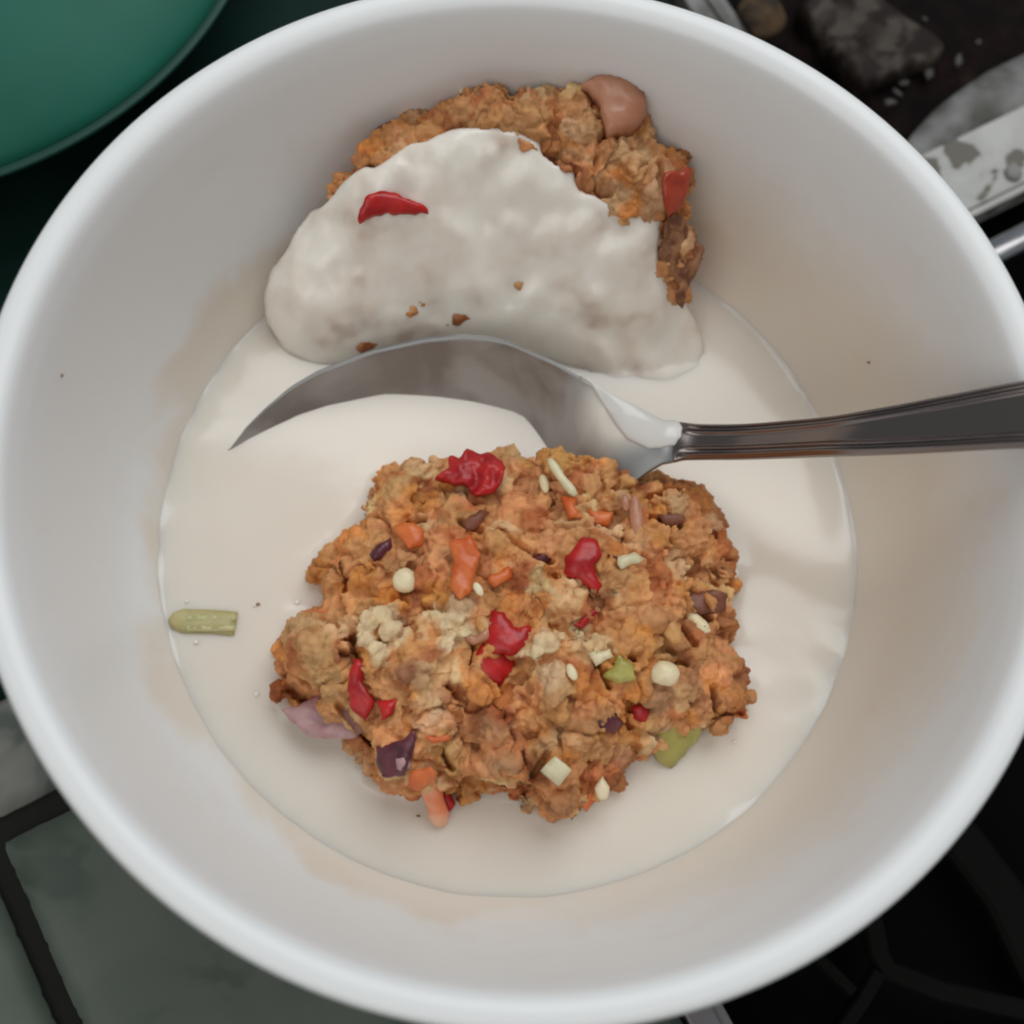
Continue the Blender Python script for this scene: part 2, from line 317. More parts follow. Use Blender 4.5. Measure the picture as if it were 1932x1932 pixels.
bar('front_panel', 6.6, 24, -6.2, -.4, -1.88, -1.2, m_iron, st)
bar('panel_wire', 6.6, 24, -6.66, -6.52, -1.3, -1.1, m_edge, st, .03)
# cast iron grate, lower right
def barpx(name, pts, wd, z=-.55):
    vs = []; A_ = [at(u, v, z) for u, v in pts]
    for i, p in enumerate(A_):
        t = A_[min(i + 1, len(A_) - 1)] - A_[max(i - 1, 0)]; t = t / np.linalg.norm(t); n_ = np.array([-t[1], t[0], 0])
        for a, dz in ((-1, -.35), (-1, -.08), (-.75, 0), (.75, 0), (1, -.08), (1, -.35)): vs.append(p + n_ * wd * a + np.array([0, 0, dz]))
    fs = []
    for i in range(len(A_) - 1):
        for j in range(6): a, b_ = i * 6 + j, i * 6 + (j + 1) % 6; fs.append((a, b_, b_ + 6, a + 6))
    fs += [tuple(range(6)), tuple(range((len(A_) - 1) * 6, len(A_) * 6))]
    mesh(name, vs, fs, m_iron, st, smooth=False)
barpx('grate_bar', ((1600, 1560), (1640, 1690), (1662, 1800), (1680, 1832), (1780, 1872), (1960, 1912), (2100, 1950)), .20)
barpx('grate_bar', ((1480, 1750), (1543, 1805), (1612, 1872)), .12)
barpx('grate_bar', ((1662, 1835), (1630, 1890), (1560, 1990)), .14)
barpx('grate_bar', ((1800, 1560), (1900, 1690), (1990, 1880)), .42, -.9)
# crumbs fallen on the sooty stove
m_fleck = mat('fallen_crumb', (.09, .082, .078), rough=.8)
for k, (u, v, r, lab) in enumerate(((1705, 156, .09, 'pale crumb just below the lower corner of the burnt plate'), (1752, 136, .13, 'largest pale crumb lying under the long edge of the burnt plate'),
        (1694, 175, .09, 'pale crumb on the soot beside the bowl rim, below two others'), (1678, 192, .10, 'pale crumb lowest on the soot, touching the bowl rim'),
        (1808, 114, .11, 'pale crumb right of the rounded corner of the burnt plate'), (1746, 36, .05, 'tiny bright crumb above the burnt plate'), (1846, 78, .06, 'small pale crumb on soot nearest the right border'))):
    bm = bmesh.new(); bmesh.ops.create_icosphere(bm, subdivisions=2, radius=r)
    for q in bm.verts: q.co *= .85 * (1 + 1.1 * nz(q.co, 11, k)); q.co.x *= 1.6; q.co.z *= .3
    bmesh.ops.rotate(bm, verts=bm.verts, matrix=Matrix.Rotation(.5 + k, 3, 'Z'))
    p = at(u, v, -.45)
    for q in bm.verts: q.co += Vector(p)
    tag(bmobj('food_crumb', bm, m_fleck), lab, 'crumb', 'crumbs fallen on the stove')

# ------------------------------------------------------------------ white bowl and milk
MZ = 2.10
PIN = [(7.86, 7.0), (7.72, 6.985), (7.59, 6.93), (7.50, 6.83), (7.42, 6.62), (7.33, 6.25), (7.17, 5.2), (7.02, 4.2), (6.83, 3.3), (6.60, 2.65), (6.24, 2.10), (5.7, 1.55), (4.9, 1.1), (3.6, .76), (1.8, .64), (0, .62)]
POUT = [(0, .34), (2.6, .34), (2.85, .14), (3.05, .13), (3.25, .16), (3.4, .42), (4.6, .62), (5.9, 1.25), (6.7, 2.4), (7.25, 4.0), (7.62, 5.4), (7.86, 6.45), (7.98, 6.72), (8.0, 6.86), (7.95, 6.965), (7.86, 7.0)]
bowl = lathe('bowl', smoothprof(POUT, 5)[:-1] + smoothprof(PIN, 6), m_bowl, n=256)
tag(bowl, 'white glazed ceramic bowl holding milk and two crumbly patties', 'bowl')
def wall_r(z):
    zs = [p[1] for p in PIN][::-1]; rs = [p[0] for p in PIN][::-1]; return float(np.interp(z, zs, rs))

# ------------------------------------------------------------------ crumbly patties
main_px = [(590, 1060), (594, 1110), (612, 1150), (545, 1160), (528, 1200), (524, 1262), (540, 1290), (505, 1302), (540, 1325), (600, 1340), (662, 1385), (675, 1440), (700, 1478), (760, 1488), (850, 1500), (925, 1492), (975, 1497), (1005, 1522),
           (1055, 1550), (1100, 1520), (1160, 1482), (1178, 1435), (1215, 1420), (1250, 1400), (1320, 1375), (1372, 1378), (1410, 1325), (1416, 1285), (1385, 1240), (1365, 1210), (1390, 1180), (1378, 1140), (1400, 1060), (1375, 1015),
           (1345, 958), (1300, 915), (1245, 902), (1200, 880), (1150, 868), (1095, 862), (1042, 842), (1003, 860), (985, 882), (958, 842), (930, 858), (885, 868), (830, 885), (765, 876), (722, 890), (702, 945), (655, 1005), (612, 1040)]
MP = np.array([at(u, v, 2.55)[:2] for u, v in main_px])
MF = Field(MP)
def main_h(x, y, d=None):
    if d is None: d = MF(x, y)
    t = min(max(d + .08, 0) / 2.1, 1)
    return 1.75 + 2.05 * math.sqrt(max(0, 1 - (1 - t) ** 2)) + .16 * nz((x, y, 0), .8, 3)
up_px = [(505, 590), (508, 530), (535, 480), (562, 430), (600, 375), (640, 330), (672, 295), (710, 240), (770, 215), (830, 192), (862, 165), (905, 150), (960, 152), (1000, 158), (1050, 150), (1100, 152), (1140, 150), (1190, 165), (1215, 200), (1222, 235), (1240, 268),
         (1270, 272), (1305, 295), (1308, 330), (1290, 380), (1290, 420), (1322, 460), (1318, 495), (1298, 530), (1288, 560), (1300, 610), (1262, 670), (1180, 700), (1110, 690), (1040, 655), (960, 632), (860, 622), (740, 640), (660, 668), (600, 672), (555, 650)]
def zup(v): return lerp(2.3, 5.65, min(max((700 - v) / 550, 0), 1) ** 1.0)
UPP = np.array([at(u, v, zup(v))[:2] for u, v in up_px])
ylo, yhi = float(UPP[:, 1].min()), float(UPP[:, 1].max())
UF = Field(UPP)
def up_h(x, y, d=None):
    if d is None: d = UF(x, y)
    t = min(max(d + .08, 0) / 1.7, 1)
    ze = lerp(1.5, 5.15, min(max((y - ylo) / (yhi - ylo), 0), 1) ** .9)
    return ze + 1.0 * math.sqrt(max(0, 1 - (1 - t) ** 2)) + .14 * nz((x, y, 5), .9, 4)
def onsurf(h, u, v, off=0.0):
    z = 3.0
    for _ in range(14):
        p = at(u, v, z); z = lerp(z, h(p[0], p[1]) + off, .7)
    return at(u, v, z)
TAN, ORG, PALE, BRN, RED = (.64, .30, .120), (.68, .275, .072), (.76, .50, .26), (.31, .10, .035), (.52, .17, .06)
from mathutils.bvhtree import BVHTree
class Surf:
    """height of a finished crumb body, averaged over a small neighbourhood"""
    def __init__(self, o, h):
        bm = bmesh.new(); bm.from_mesh(o.data); self.b = BVHTree.FromBMesh(bm); bm.free(); self.h = h
    def ray(self, x, y):
        q = self.b.ray_cast(Vector((x * S, y * S, .12)), Vector((0, 0, -1)))[0]; return q.z / S if q else None
    def __call__(self, x, y, d=None):
        z = [q for q in (self.ray(x + a, y + b_) for a, b_ in ((0, 0), (.11, 0), (-.11, 0), (0, .11), (0, -.11))) if q is not None]
        return sum(z) / len(z) if z else self.h(x, y)
def pick(bright=1.0):
    r = random.random(); c = TAN if r < .58 else ORG if r < .72 else PALE if r < .83 else RED if r < .93 else BRN
    k = bright * random.uniform(.82, 1.2); return tuple(min(.9, q * k * random.uniform(.94, 1.06)) for q in c)
def ico(sub=2):
    bm = bmesh.new(); bmesh.ops.create_icosphere(bm, subdivisions=sub, radius=1); v = np.array([q.co[:] for q in bm.verts]); f = [[q.index for q in p.verts] for p in bm.faces]; bm.free(); return v, f
IV, IF = ico(2)
def crumb_mass(name, P, h, n, parent, feat, floor, voxel=.034, bright=1.0, sink=lambda x, y: 0.0, cracks=()):
    x0, y0 = P.min(0); x1, y1 = P.max(0)
    vs, fs, cen, tint, rad = [], [], [], [], []
    def blob(c, r3, seed, colr, rough=.28):
        V = IV * np.array(r3); a = rng.uniform(0, 6.28); ca, sa = math.cos(a), math.sin(a)
        b_ = rng.uniform(-.6, .6); cb, sb = math.cos(b_), math.sin(b_)
        V = V @ np.array([[ca, -sa, 0], [sa, ca, 0], [0, 0, 1]]) @ np.array([[1, 0, 0], [0, cb, -sb], [0, sb, cb]])
        k = np.array([1 + rough * 2 * nz(q, 1.3, seed) for q in IV]); V = V * k[:, None] + np.array(c)
        o = len(vs); vs.extend(map(tuple, V)); fs.extend([[i + o for i in f] for f in IF]); cen.append(tuple(c)); tint.append(colr); rad.append(max(r3))
    X = rng.uniform((x0, y0), (x1, y1), (n * 3, 2)); D = sdf(P, X); X, D = X[D > .03], D[D > .03]; X, D = X[:n], D[:n]
    for i, ((x, y), d) in enumerate(zip(X, D)):
        r = .13 + .46 * rng.random() ** 2; r = min(r, .11 + d * .9)
        z = h(x, y, d) - r * .74 + rng.normal(0, .045) - sink(x, y) - (.4 * r if sink(x, y) else 0)
        blob((x, y, z), (r, r * rng.uniform(.7, 1), r * rng.uniform(.6, .95)), i, pick(bright))
        if d < .5:
            for _ in range(2):
                zz = rng.uniform(min(floor + .2, z - .02), z); q = .13 + .12 * rng.random(); blob((x, y, zz), (q, q, q), i + .5, pick(bright * .95))
    for (u, v, rpx, off, c) in feat:
        p = onsurf(h, u, v); r = rpx * .0085; blob((p[0], p[1], p[2] - r * .35 + off), (r, r * .9, r * .75), u, c, .2)
    # body that everything is stuck on
    nb = len(vs); ring = closedspline(P, .3); cc = ring.mean(0)
    G = [(x, y) for x in np.arange(x0, x1, .16) for y in np.arange(y0, y1, .16)]; dg = sdf(P, G); G = [(g, d) for g, d in zip(G, dg) if d > .10]
    for (x, y), d in G:
        zt = h(x, y, d) - .30 - sink(x, y); o = len(vs); q = .1
        if zt < floor + .1: continue
        for dx, dy, dz in ((-q, -q, floor), (q, -q, floor), (q, q, floor), (-q, q, floor), (-q, -q, zt), (q, -q, zt), (q, q, zt), (-q, q, zt)): vs.append((x + dx, y + dy, dz))
        fs.extend([[o, o + 3, o + 2, o + 1], [o + 4, o + 5, o + 6, o + 7], [o, o + 1, o + 5, o + 4], [o + 1, o + 2, o + 6, o + 5], [o + 2, o + 3, o + 7, o + 6], [o + 3, o, o + 4, o + 7]])
    me = bpy.data.meshes.new('raw'); me.from_pydata([tuple(c * S for c in v) for v in vs], [], fs); me.update()
    tmp = bpy.data.objects.new('raw', me); col.objects.link(tmp)
    md = tmp.modifiers.new('r', 'REMESH'); md.mode = 'VOXEL'; md.voxel_size = voxel * S; md.adaptivity = 0
    dg_ = bpy.context.evaluated_depsgraph_get(); me2 = bpy.data.meshes.new_from_object(tmp.evaluated_get(dg_)); bpy.data.objects.remove(tmp)
    nv = len(me2.vertices); co = np.empty(nv * 3); me2.vertices.foreach_get('co', co); co = co.reshape(-1, 3) / S
    no = np.empty(nv * 3); me2.vertex_normals.foreach_get('vector', no); no = no.reshape(-1, 3)
    SEG = [(onsurf(h, *a)[:2], onsurf(h, *b_)[:2], wd, dp) for a, b_, wd, dp in cracks]
    crk = np.zeros(nv)
    for a, b_, wd, dp in SEG:
        e = b_ - a; w_ = co[:, :2] - a; t_ = np.clip(w_ @ e / (e @ e), 0, 1); dist = np.linalg.norm(w_ - t_[:, None] * e, axis=1)
        k_ = np.clip(1 - (dist / wd) ** 2, 0, 1); crk = np.maximum(crk, dp * k_)
    kd = kdtree.KDTree(len(cen))
    for i, c in enumerate(cen): kd.insert(c, i)
    kd.balance()
    cols = np.ones((nv, 4), np.float32); out = np.empty_like(co)
    for i in range(nv):
        p = co[i]; v = Vector(p)
        w1 = Vector((nz(p, 3.2, 1), nz(p, 3.2, 5), nz(p, 3.2, 9))) * .16
        hits = kd.find_n(v + w1, 2); (c1, i1, d1), (c2, i2, d2) = hits
        t = .5 * (1 - min(1, (d2 - d1) / .12)); cols[i, :3] = (np.array(tint[i1]) * (1 - t) + np.array(tint[i2]) * t) * (1 + .22 * nz(p, 9, 4))
        q = Vector((p[0] + w1[0] * 1.2, p[1] + w1[1] * 1.2, p[2] + w1[2])); va = noise.voronoi(q * 1.05)[0]; vb = noise.voronoi(q * 2.3)[0]
        dd = -.15 * (1 - sstep(0, .13, va[1] - va[0])) * sstep(-.25, .15, nz(p, .9, 14)) - .03 * (1 - sstep(0, .16, vb[1] - vb[0])) + .03
        dd += .07 * nz(p, 2.6, 2) + .030 * nz(p, 6, 7) + .036 * nz(p, 13, 3) + .030 * nz(p, 26, 6) - .26 * max(0, nz(p, 5, 11) - .30)
        out[i] = p + no[i] * dd; out[i][2] -= crk[i]
    me2.vertices.foreach_set('co', (out * S).ravel()); a = me2.color_attributes.new('tint', 'FLOAT_COLOR', 'POINT'); a.data.foreach_set('color', cols.ravel())
    me2.update(); me2.name = name; me2.materials.clear()
    o = link(name, me2, m_crumb, parent); return o

pm = empty('crumb_patty', (.1, -1.7, MZ), 'bare crumbly vegetable patty in the milk in front of the spoon', 'patty')
L1_, O1_, P1_, B1_, R1_ = (.56, .33, .16), (.60, .28, .08), (.76, .58, .35), (.16, .055, .028), (.45, .13, .05)
feat_main = [(600, 1225, 62, .12, (.58, .33, .14)), (575, 1200, 40, .1, (.56, .34, .16)), (620, 1275, 42, .1, (.60, .35, .15)), (765, 930, 45, .10, (.60, .34, .14)), (1060, 880, 38, .12, (.62, .32, .10)), (1035, 868, 26, .1, O1_), (958, 862, 24, .15, (.60, .36, .16)),
             (700, 1180, 26, .14, P1_), (720, 1165, 24, .16, P1_), (735, 1190, 22, .12, P1_), (690, 1205, 18, .1, P1_), (712, 1225, 15, .1, P1_), (850, 1180, 26, .1, P1_), (875, 1195, 16, .1, P1_), (825, 1165, 18, .1, P1_),
             (1050, 1300, 40, .14, (.62, .36, .17)), (1040, 1275, 28, .14, (.68, .45, .26)), (1045, 1340, 34, .1, (.56, .28, .10)), (1120, 1222, 26, .1, (.70, .47, .25)), (1090, 1200, 16, .1, (.70, .5, .28)), (1030, 1215, 24, .1, P1_), (1010, 1235, 18, .1, P1_),
             (1330, 1320, 45, .0, (.44, .20, .09)), (1375, 1310, 36, .0, (.40, .16, .07)), (1310, 1010, 40, .08, TAN), (1270, 960, 45, .06, (.54, .32, .16)), (940, 1420, 55, .08, (.42, .24, .12)), (930, 1370, 50, .06, (.42, .23, .11)), (845, 1410, 30, .12, (.60, .34, .14)),
             (850, 1440, 22, .12, (.58, .30, .11)), (1230, 1170, 36, .04, (.48, .22, .09)), (870, 1150, 38, .12, (.56, .36, .20)), (1160, 1420, 40, .04, (.46, .22, .11)), (1110, 1375, 24, .1, (.52, .26, .11)), (1060, 1500, 40, .0, (.42, .2, .09)), (525, 1305, 22, .0, (.34, .10, .03)),
             (1040, 1390, 22, .08, (.54, .3, .14)), (990, 1520, 18, .05, (.62, .38, .2)), (1240, 1310, 30, .08, (.46, .24, .12)), (1290, 1290, 34, .05, (.46, .22, .10)), (1385, 1030, 22, .0, (.46, .2, .08)), (790, 1285, 40, .04, (.40, .19, .10)), (1180, 950, 26, .1, (.52, .3, .15))]
cb1 = crumb_mass('crumb_body', MP, main_h, 650, pm, feat_main, 1.0, cracks=[((984, 1500), (1008, 1462), .08, .22), ((1008, 1462), (1030, 1425), .07, .4), ((1308, 1122), (1332, 1166), .13, .45), ((1290, 1180), (1310, 1215), .08, .35), ((664, 1195), (672, 1245), .09, .6),
        ((550, 1300), (580, 1325), .14, .5), ((1345, 1300), (1350, 1345), .07, .4), ((1350, 1345), (1390, 1352), .06, .3), ((1282, 1245), (1300, 1252), .08, .3), ((1190, 1238), (1198, 1246), .06, .4), ((642, 1055), (650, 1115), .06, .3),
        ((770, 985), (800, 978), .06, .3), ((870, 985), (905, 1000), .08, .25), ((1185, 1330), (1190, 1380), .05, .3), ((830, 1420), (850, 1450), .06, .35), ((1400, 1050), (1385, 1085), .07, .3), ((1010, 1048), (1040, 1058), .08, .3), ((900, 1205), (885, 1250), .05, .3),
        ((1130, 1250), (1150, 1295), .06, .25), ((640, 1335), (700, 1395), .08, .3), ((1230, 975), (1280, 990), .08, .25), ((940, 1000), (1000, 1045), .05, .2)])
pu = empty('coated_patty', (-.3, 5.2, MZ), 'crumbly patty half coated in cream leaning on the far bowl wall', 'patty')
feat_up = [(930, 180, 42, .02, (.50, .24, .09)), (880, 200, 36, .0, (.52, .26, .11)), (1010, 190, 36, 0, (.46, .23, .1)), (1080, 190, 40, 0, (.48, .23, .09)), (1110, 240, 34, .04, (.5, .28, .13)), (1190, 310, 44, .10, (.58, .34, .16)), (1165, 280, 26, .1, (.6, .36, .18)),
           (1080, 290, 34, .02, (.44, .22, .1)), (790, 225, 34, 0, (.5, .28, .14)), (1230, 370, 26, .05, (.6, .36, .2)), (1160, 355, 22, .0, (.6, .4, .22)), (1285, 290, 24, 0, (.42, .17, .07)), (1280, 450, 40, 0, (.36, .14, .06)), (1300, 480, 26, -.02, (.34, .13, .05))]
U = up_h
cream_px = [(690, 310), (706, 312), (722, 302), (745, 283), (770, 268), (800, 264), (822, 252), (848, 242), (870, 238), (905, 237), (945, 236), (980, 245), (1008, 258), (1022, 268), (1026, 288), (1050, 305), (1088, 322), (1090, 340), (1096, 356), (1120, 362), (1140, 374),
            (1190, 390), (1225, 398), (1250, 404), (1251, 430), (1246, 470), (1256, 512), (1286, 552), (1308, 600), (1330, 650), (1318, 712), (1250, 752), (1150, 748), (1095, 716), (1040, 682), (960, 655), (860, 645), (740, 660), (660, 686), (600, 690), (540, 660), (502, 600), (498, 550), (514, 505), (540, 480), (556, 440), (585, 405), (612, 378), (640, 345), (668, 322)]
CRP = closedspline([onsurf(U, u, v)[:2] for u, v in cream_px], .07)
CF = Field(CRP)
cb2 = crumb_mass('crumb_body', UPP, up_h, 700, pu, feat_up, 1.3, bright=.92, sink=lambda x, y: .36 * sstep(-.10, .14, CF(x, y)) + (.6 * sstep(-.35, -.1, CF(x, y)) if y < ylo + 1.3 else 0),
    cracks=[((1100, 352), (1150, 362), .10, .35), ((1050, 165), (1045, 235), .04, .14), ((985, 262), (1045, 285), .07, .2), ((1130, 262), (1190, 232), .07, .3), ((1130, 262), (1120, 330), .05, .15), ((1245, 300), (1240, 380), .06, .25), ((1252, 395), (1258, 420), .07, .25)])

# ------------------------------------------------------------------ vegetable pieces stuck in the patties
def chip(name, px, h, m, parent, lift=.06, th=.10, curl=.0, flat=.55, edge=.04, label=None, step=.09, rough=.03, zfix=None, rag=.045):
    cu = float(np.mean([p[0] for p in px])); cv = float(np.mean([p[1] for p in px]))
    if isinstance(h, Surf): lift += .07
    c = onsurf(h, cu, cv, lift) if zfix is None else at(cu, cv, zfix)
    if zfix is None:
        gx = (h(c[0] + .25, c[1]) - h(c[0] - .25, c[1])) / .5 * flat; gy = (h(c[0], c[1] + .25) - h(c[0], c[1] - .25)) / .5 * flat
        gx, gy = max(-.9, min(.9, gx)), max(-.9, min(.9, gy))
    else: gx = gy = 0
    pl = lambda x, y: c[2] + gx * (x - c[0]) + gy * (y - c[1])
    Q = []
    for u, v in px:
        z = c[2]
        for _ in range(10): p = at(u, v, z); z = lerp(z, pl(p[0], p[1]), .7)
        Q.append(p[:2])
    Q = np.array(Q); rr = max(np.linalg.norm(Q - c[:2], axis=1).max(), .1)
    sp = closedspline(Q, min(step, .05), .85); sp = sp + np.array([(nz((x, y, cu), 7, 1), nz((x, y, cu), 7, 9)) for x, y in sp]) * rag
    zt = lambda x, y, d: pl(x, y) - edge + edge * math.sqrt(max(0, 1 - (1 - min(d / edge, 1)) ** 2)) + curl * ((x - c[0]) ** 2 + (y - c[1]) ** 2) / rr ** 2 + rough * 1.6 * nz((x, y, cu), 4) + (.02 + rough * .5) * nz((x, y, cv), 11)
    zb = lambda x, y, d: pl(x, y) - edge - th + curl * ((x - c[0]) ** 2 + (y - c[1]) ** 2) / rr ** 2
    o = sheet(name, sp, step, zt, zb, m, parent)
    if label: o['label'] = label
    return o
def pod(name, u, v, ru, rv, ang, h, m, parent, lift=.08, flat=.5, taper=0.0, label=None):
    """seed: an ellipsoid, pointed at one end when taper > 0"""
    c = onsurf(h, u, v, lift); k = (CAM[2] - c[2]) / FOC / .96
    bm = bmesh.new(); bmesh.ops.create_uvsphere(bm, u_segments=20, v_segments=14, radius=1)
    for q in bm.verts:
        s = 1 - taper * max(0, q.co.y) ** .8; x = q.co.x * s; y = q.co.y * (1 + taper * .5 * max(0, q.co.y)); q.co = Vector((x * ru * k, y * rv * k, q.co.z * min(ru, rv) * k * flat * (1 - .4 * taper * max(0, y))))
        q.co *= 1 + .10 * nz(q.co, 9, u) + .25 * nz(q.co, 2.5, v)
    bmesh.ops.rotate(bm, verts=bm.verts, matrix=Matrix.Rotation(R_(ang), 3, 'Z'))
    for q in bm.verts: q.co += Vector(c)
    o = bmobj(name, bm, m, parent)
    if label: o['label'] = label
    return o
H = Surf(cb1, main_h)
chip('pepper_piece', [(822, 902), (845, 882), (848, 858), (865, 862), (882, 847), (930, 856), (953, 880), (949, 906), (930, 928), (897, 933), (880, 915), (850, 908)], H, m_red, pm, .22, .16, .05, .3, rough=.10, step=.06, label='crinkled glossy red pepper piece at the top edge of the patty')
chip('pepper_piece', [(1068, 1050), (1100, 1012), (1127, 1015), (1138, 1045), (1122, 1062), (1126, 1082), (1137, 1100), (1128, 1118), (1105, 1097), (1066, 1076)], H, m_red, pm, .12, .14, -.06, label='tall red pepper piece right of the middle')
chip('pepper_piece', [(930, 1150), (952, 1152), (968, 1182), (1003, 1180), (994, 1212), (975, 1235), (930, 1230), (918, 1205)], H, m_red, pm, .14, .14, -.05, label='red pepper piece in the middle, upper half of a pair')
chip('pepper_piece', [(915, 1210), (945, 1218), (975, 1232), (970, 1262), (945, 1292), (915, 1298), (893, 1265), (897, 1232)], H, m_red, pm, .07, .14, -.12, label='dark red rounded pepper piece in the middle')
chip('pepper_piece', [(665, 1243), (688, 1250), (684, 1288), (706, 1325), (686, 1356), (661, 1332), (656, 1290)], H, m_red, pm, .10, .16, label='long red pepper piece beside the big left chunk')
chip('pepper_piece', [(712, 1320), (747, 1317), (742, 1343), (722, 1360)], H, m_red, pm, .10)
chip('pepper_piece', [(1193, 1330), (1213, 1327), (1226, 1345), (1214, 1363), (1196, 1355)], H, m_red, pm, .10)
chip('pepper_piece', [(1088, 1178), (1118, 1148), (1126, 1154), (1098, 1184)], H, m_red, pm, .06)
chip('carrot_piece', [(848, 1020), (890, 1010), (906, 1042), (896, 1078), (892, 1112), (870, 1132), (850, 1108), (856, 1062)], H, m_orange, pm, .15, rough=.06, label='bright orange carrot piece above the middle')
chip('carrot_piece', [(742, 990), (762, 982), (800, 992), (797, 1024), (770, 1034)], H, m_orange, pm, .06, rough=.05)
chip('carrot_piece', [(1060, 935), (1084, 938), (1097, 975), (1072, 972)], H, m_orange, pm, .09)
chip('carrot_piece', [(920, 1085), (962, 1070), (970, 1084), (930, 1108)], H, m_orange, pm, .07)
chip('carrot_piece', [(1108, 957), (1158, 958), (1150, 990), (1120, 985)], H, m_orange, pm, .04, rough=.06)
chip('carrot_piece', [(803, 1390), (850, 1384), (846, 1397), (812, 1402)], H, m_orange, pm, .07)
chip('carrot_piece', [(1098, 1520), (1118, 1493), (1128, 1508), (1108, 1530)], H, m_orange, pm, .05)
chip('carrot_piece', [(768, 1482), (775, 1455), (806, 1446), (826, 1456), (812, 1482), (790, 1492)], H, m_orange, pm, .16, rough=.06, label='torn red-orange carrot piece at the lower edge')
# carrot stick reaching into the milk
def stick(name, pts, r, m, parent, label=None, seg=10):
    A_ = [np.array(p, float) for p in pts]; vs = []; fs = []; fine = []
    for i in range(len(A_) - 1):
        for j in range(4): fine.append(lerp(A_[i], A_[i + 1], j / 4))
    fine.append(A_[-1]); n = len(fine)
    for i, p in enumerate(fine):
        t = fine[min(i + 1, n - 1)] - fine[max(i - 1, 0)]; t = t / np.linalg.norm(t); sd = np.cross(t, (0, 0, 1)); sd /= np.linalg.norm(sd); up = np.cross(sd, t)
        e = min(i, n - 1 - i); rr = r * (1 if e > 1 else .85 if e == 1 else .45) * (1 + .25 * nz(p, 3)) * (1 + .25 * i / n)
        for k in range(seg):
            a = 2 * math.pi * k / seg; vs.append(p + sd * math.cos(a) * rr + up * math.sin(a) * rr * .75)
    for i in range(n - 1):
        for k in range(seg): a, b_ = i * seg + k, i * seg + (k + 1) % seg; fs.append((a, b_, b_ + seg, a + seg))
    fs += [tuple(range(seg)), tuple(range((n - 1) * seg, n * seg))]
    o = mesh(name, vs, fs, m, parent)
    if label: o['label'] = label
    return o
stick('carrot_stick', [at(800, 1452, 3.1), at(810, 1478, 2.85), at(820, 1510, 2.5), at(834, 1556, 2.14)], .15, m_salmon, pm, 'pale salmon carrot stick dipping into the milk')
chip('carrot_piece', [(832, 1470), (850, 1490), (862, 1515), (846, 1532), (832, 1505)], lambda x, y, d=None: 2.35, m_red, pm, .05, .2)
stick('herb_stalk', [onsurf(H, 1036, 866, .30), onsurf(H, 1058, 900, .28), onsurf(H, 1086, 935, .2)], .075, m_pale, pm, 'pale straight stalk near the spoon')
pod('seed', 764, 1093, 21, 22, 0, H, m_white, pm, .12, .7, label='round ivory seed on the left half')
pod('seed', 1254, 1273, 27, 25, 0, H, m_white, pm, .14, .7, label='largest round ivory seed on the right half')
pod('seed', 1136, 1486, 15, 27, 4, H, m_white, pm, .16, .6, .8, label='teardrop seed at the lower edge')
pod('seed', 903, 1113, 8, 16, 28, H, m_white, pm, .26, .7)
pod('seed', 1027, 912, 9, 20, 12, H, m_white, pm, .14, .6)
pod('seed', 1268, 1190, 17, 29, 15, H, m_gold, pm, .10, .6, .5, label='golden ridged seed at the right')
pod('seed', 1318, 1176, 13, 28, 48, H, m_white, pm, .04, .6)
pod('seed', 915, 1180, 14, 20, 30, H, m_gold, pm, .06, .6)
pod('seed', 1078, 1268, 9, 17, 20, H, m_white, pm, .16, .6)
pod('seed', 1180, 948, 8, 18, 5, H, m_pinkonion, pm, .10, .6)
pod('seed', 1200, 975, 13, 38, 4, H, m_pinkonion, pm, .05, .6)
chip('garlic_cube', [(1021, 1452), (1047, 1426), (1079, 1452), (1056, 1482)], H, m_pale, pm, .20, .2, 0, .6, edge=.03, rough=.01, rag=.008, label='pale square cube near the lower edge')
chip('herb_piece', [(1140, 1272), (1160, 1256), (1166, 1234), (1194, 1252), (1200, 1278), (1166, 1288)], H, m_green, pm, .12, .16, label='olive green triangular piece')
chip('herb_piece', [(1232, 1395), (1245, 1368), (1268, 1352), (1330, 1362), (1322, 1392), (1298, 1418), (1270, 1446), (1246, 1432)], H, m_green, pm, .06, .3, -.12, .4, label='big olive green chunk at the lower right edge')
chip('onion_piece', [(698, 1045), (716, 1022), (737, 1012), (743, 1026), (722, 1045), (702, 1058)], H, m_plum, pm, .05, label='dark plum onion strip at the upper left')
chip('onion_piece', [(708, 1408), (732, 1404), (760, 1396), (778, 1376), (787, 1392), (776, 1428), (762, 1462), (720, 1464), (709, 1435)], H, m_plum, pm, .20, .16, label='dark plum folded onion piece at the lower left')
chip('onion_piece', [(746, 1432), (770, 1426), (776, 1440), (758, 1458), (748, 1450)], H, m_mauve, pm, .25, .08, label='small mauve face of the folded onion')
chip('onion_piece', [(528, 1336), (560, 1330), (600, 1310), (625, 1318), (664, 1322), (692, 1356), (674, 1390), (620, 1392), (582, 1388), (552, 1362)], lambda x, y, d=None: 2.62 + .16 * (x + 3.2), m_mauve, pm, .14, .12, -.10, .9, rough=.05, label='flat mauve onion slice floating at the left edge')
chip('onion_piece', [(1128, 1352), (1165, 1345), (1178, 1365), (1160, 1382), (1132, 1376)], H, m_plum, pm, .02)
chip('onion_piece', [(1005, 1052), (1030, 1032), (1050, 1040), (1040, 1058), (1012, 1062)], H, m_plum, pm, .0)
chip('flake', [(1280, 1120), (1340, 1112), (1372, 1118), (1370, 1150), (1330, 1160), (1290, 1150)], H, m_brown, pm, .0, rough=.08)
chip('flake', [(1240, 965), (1290, 962), (1292, 985), (1255, 995)], H, m_brown, pm, .02, rough=.06)
chip('flake', [(870, 985), (905, 960), (925, 965), (905, 990), (880, 1002)], H, m_brown, pm, .02, rough=.05)
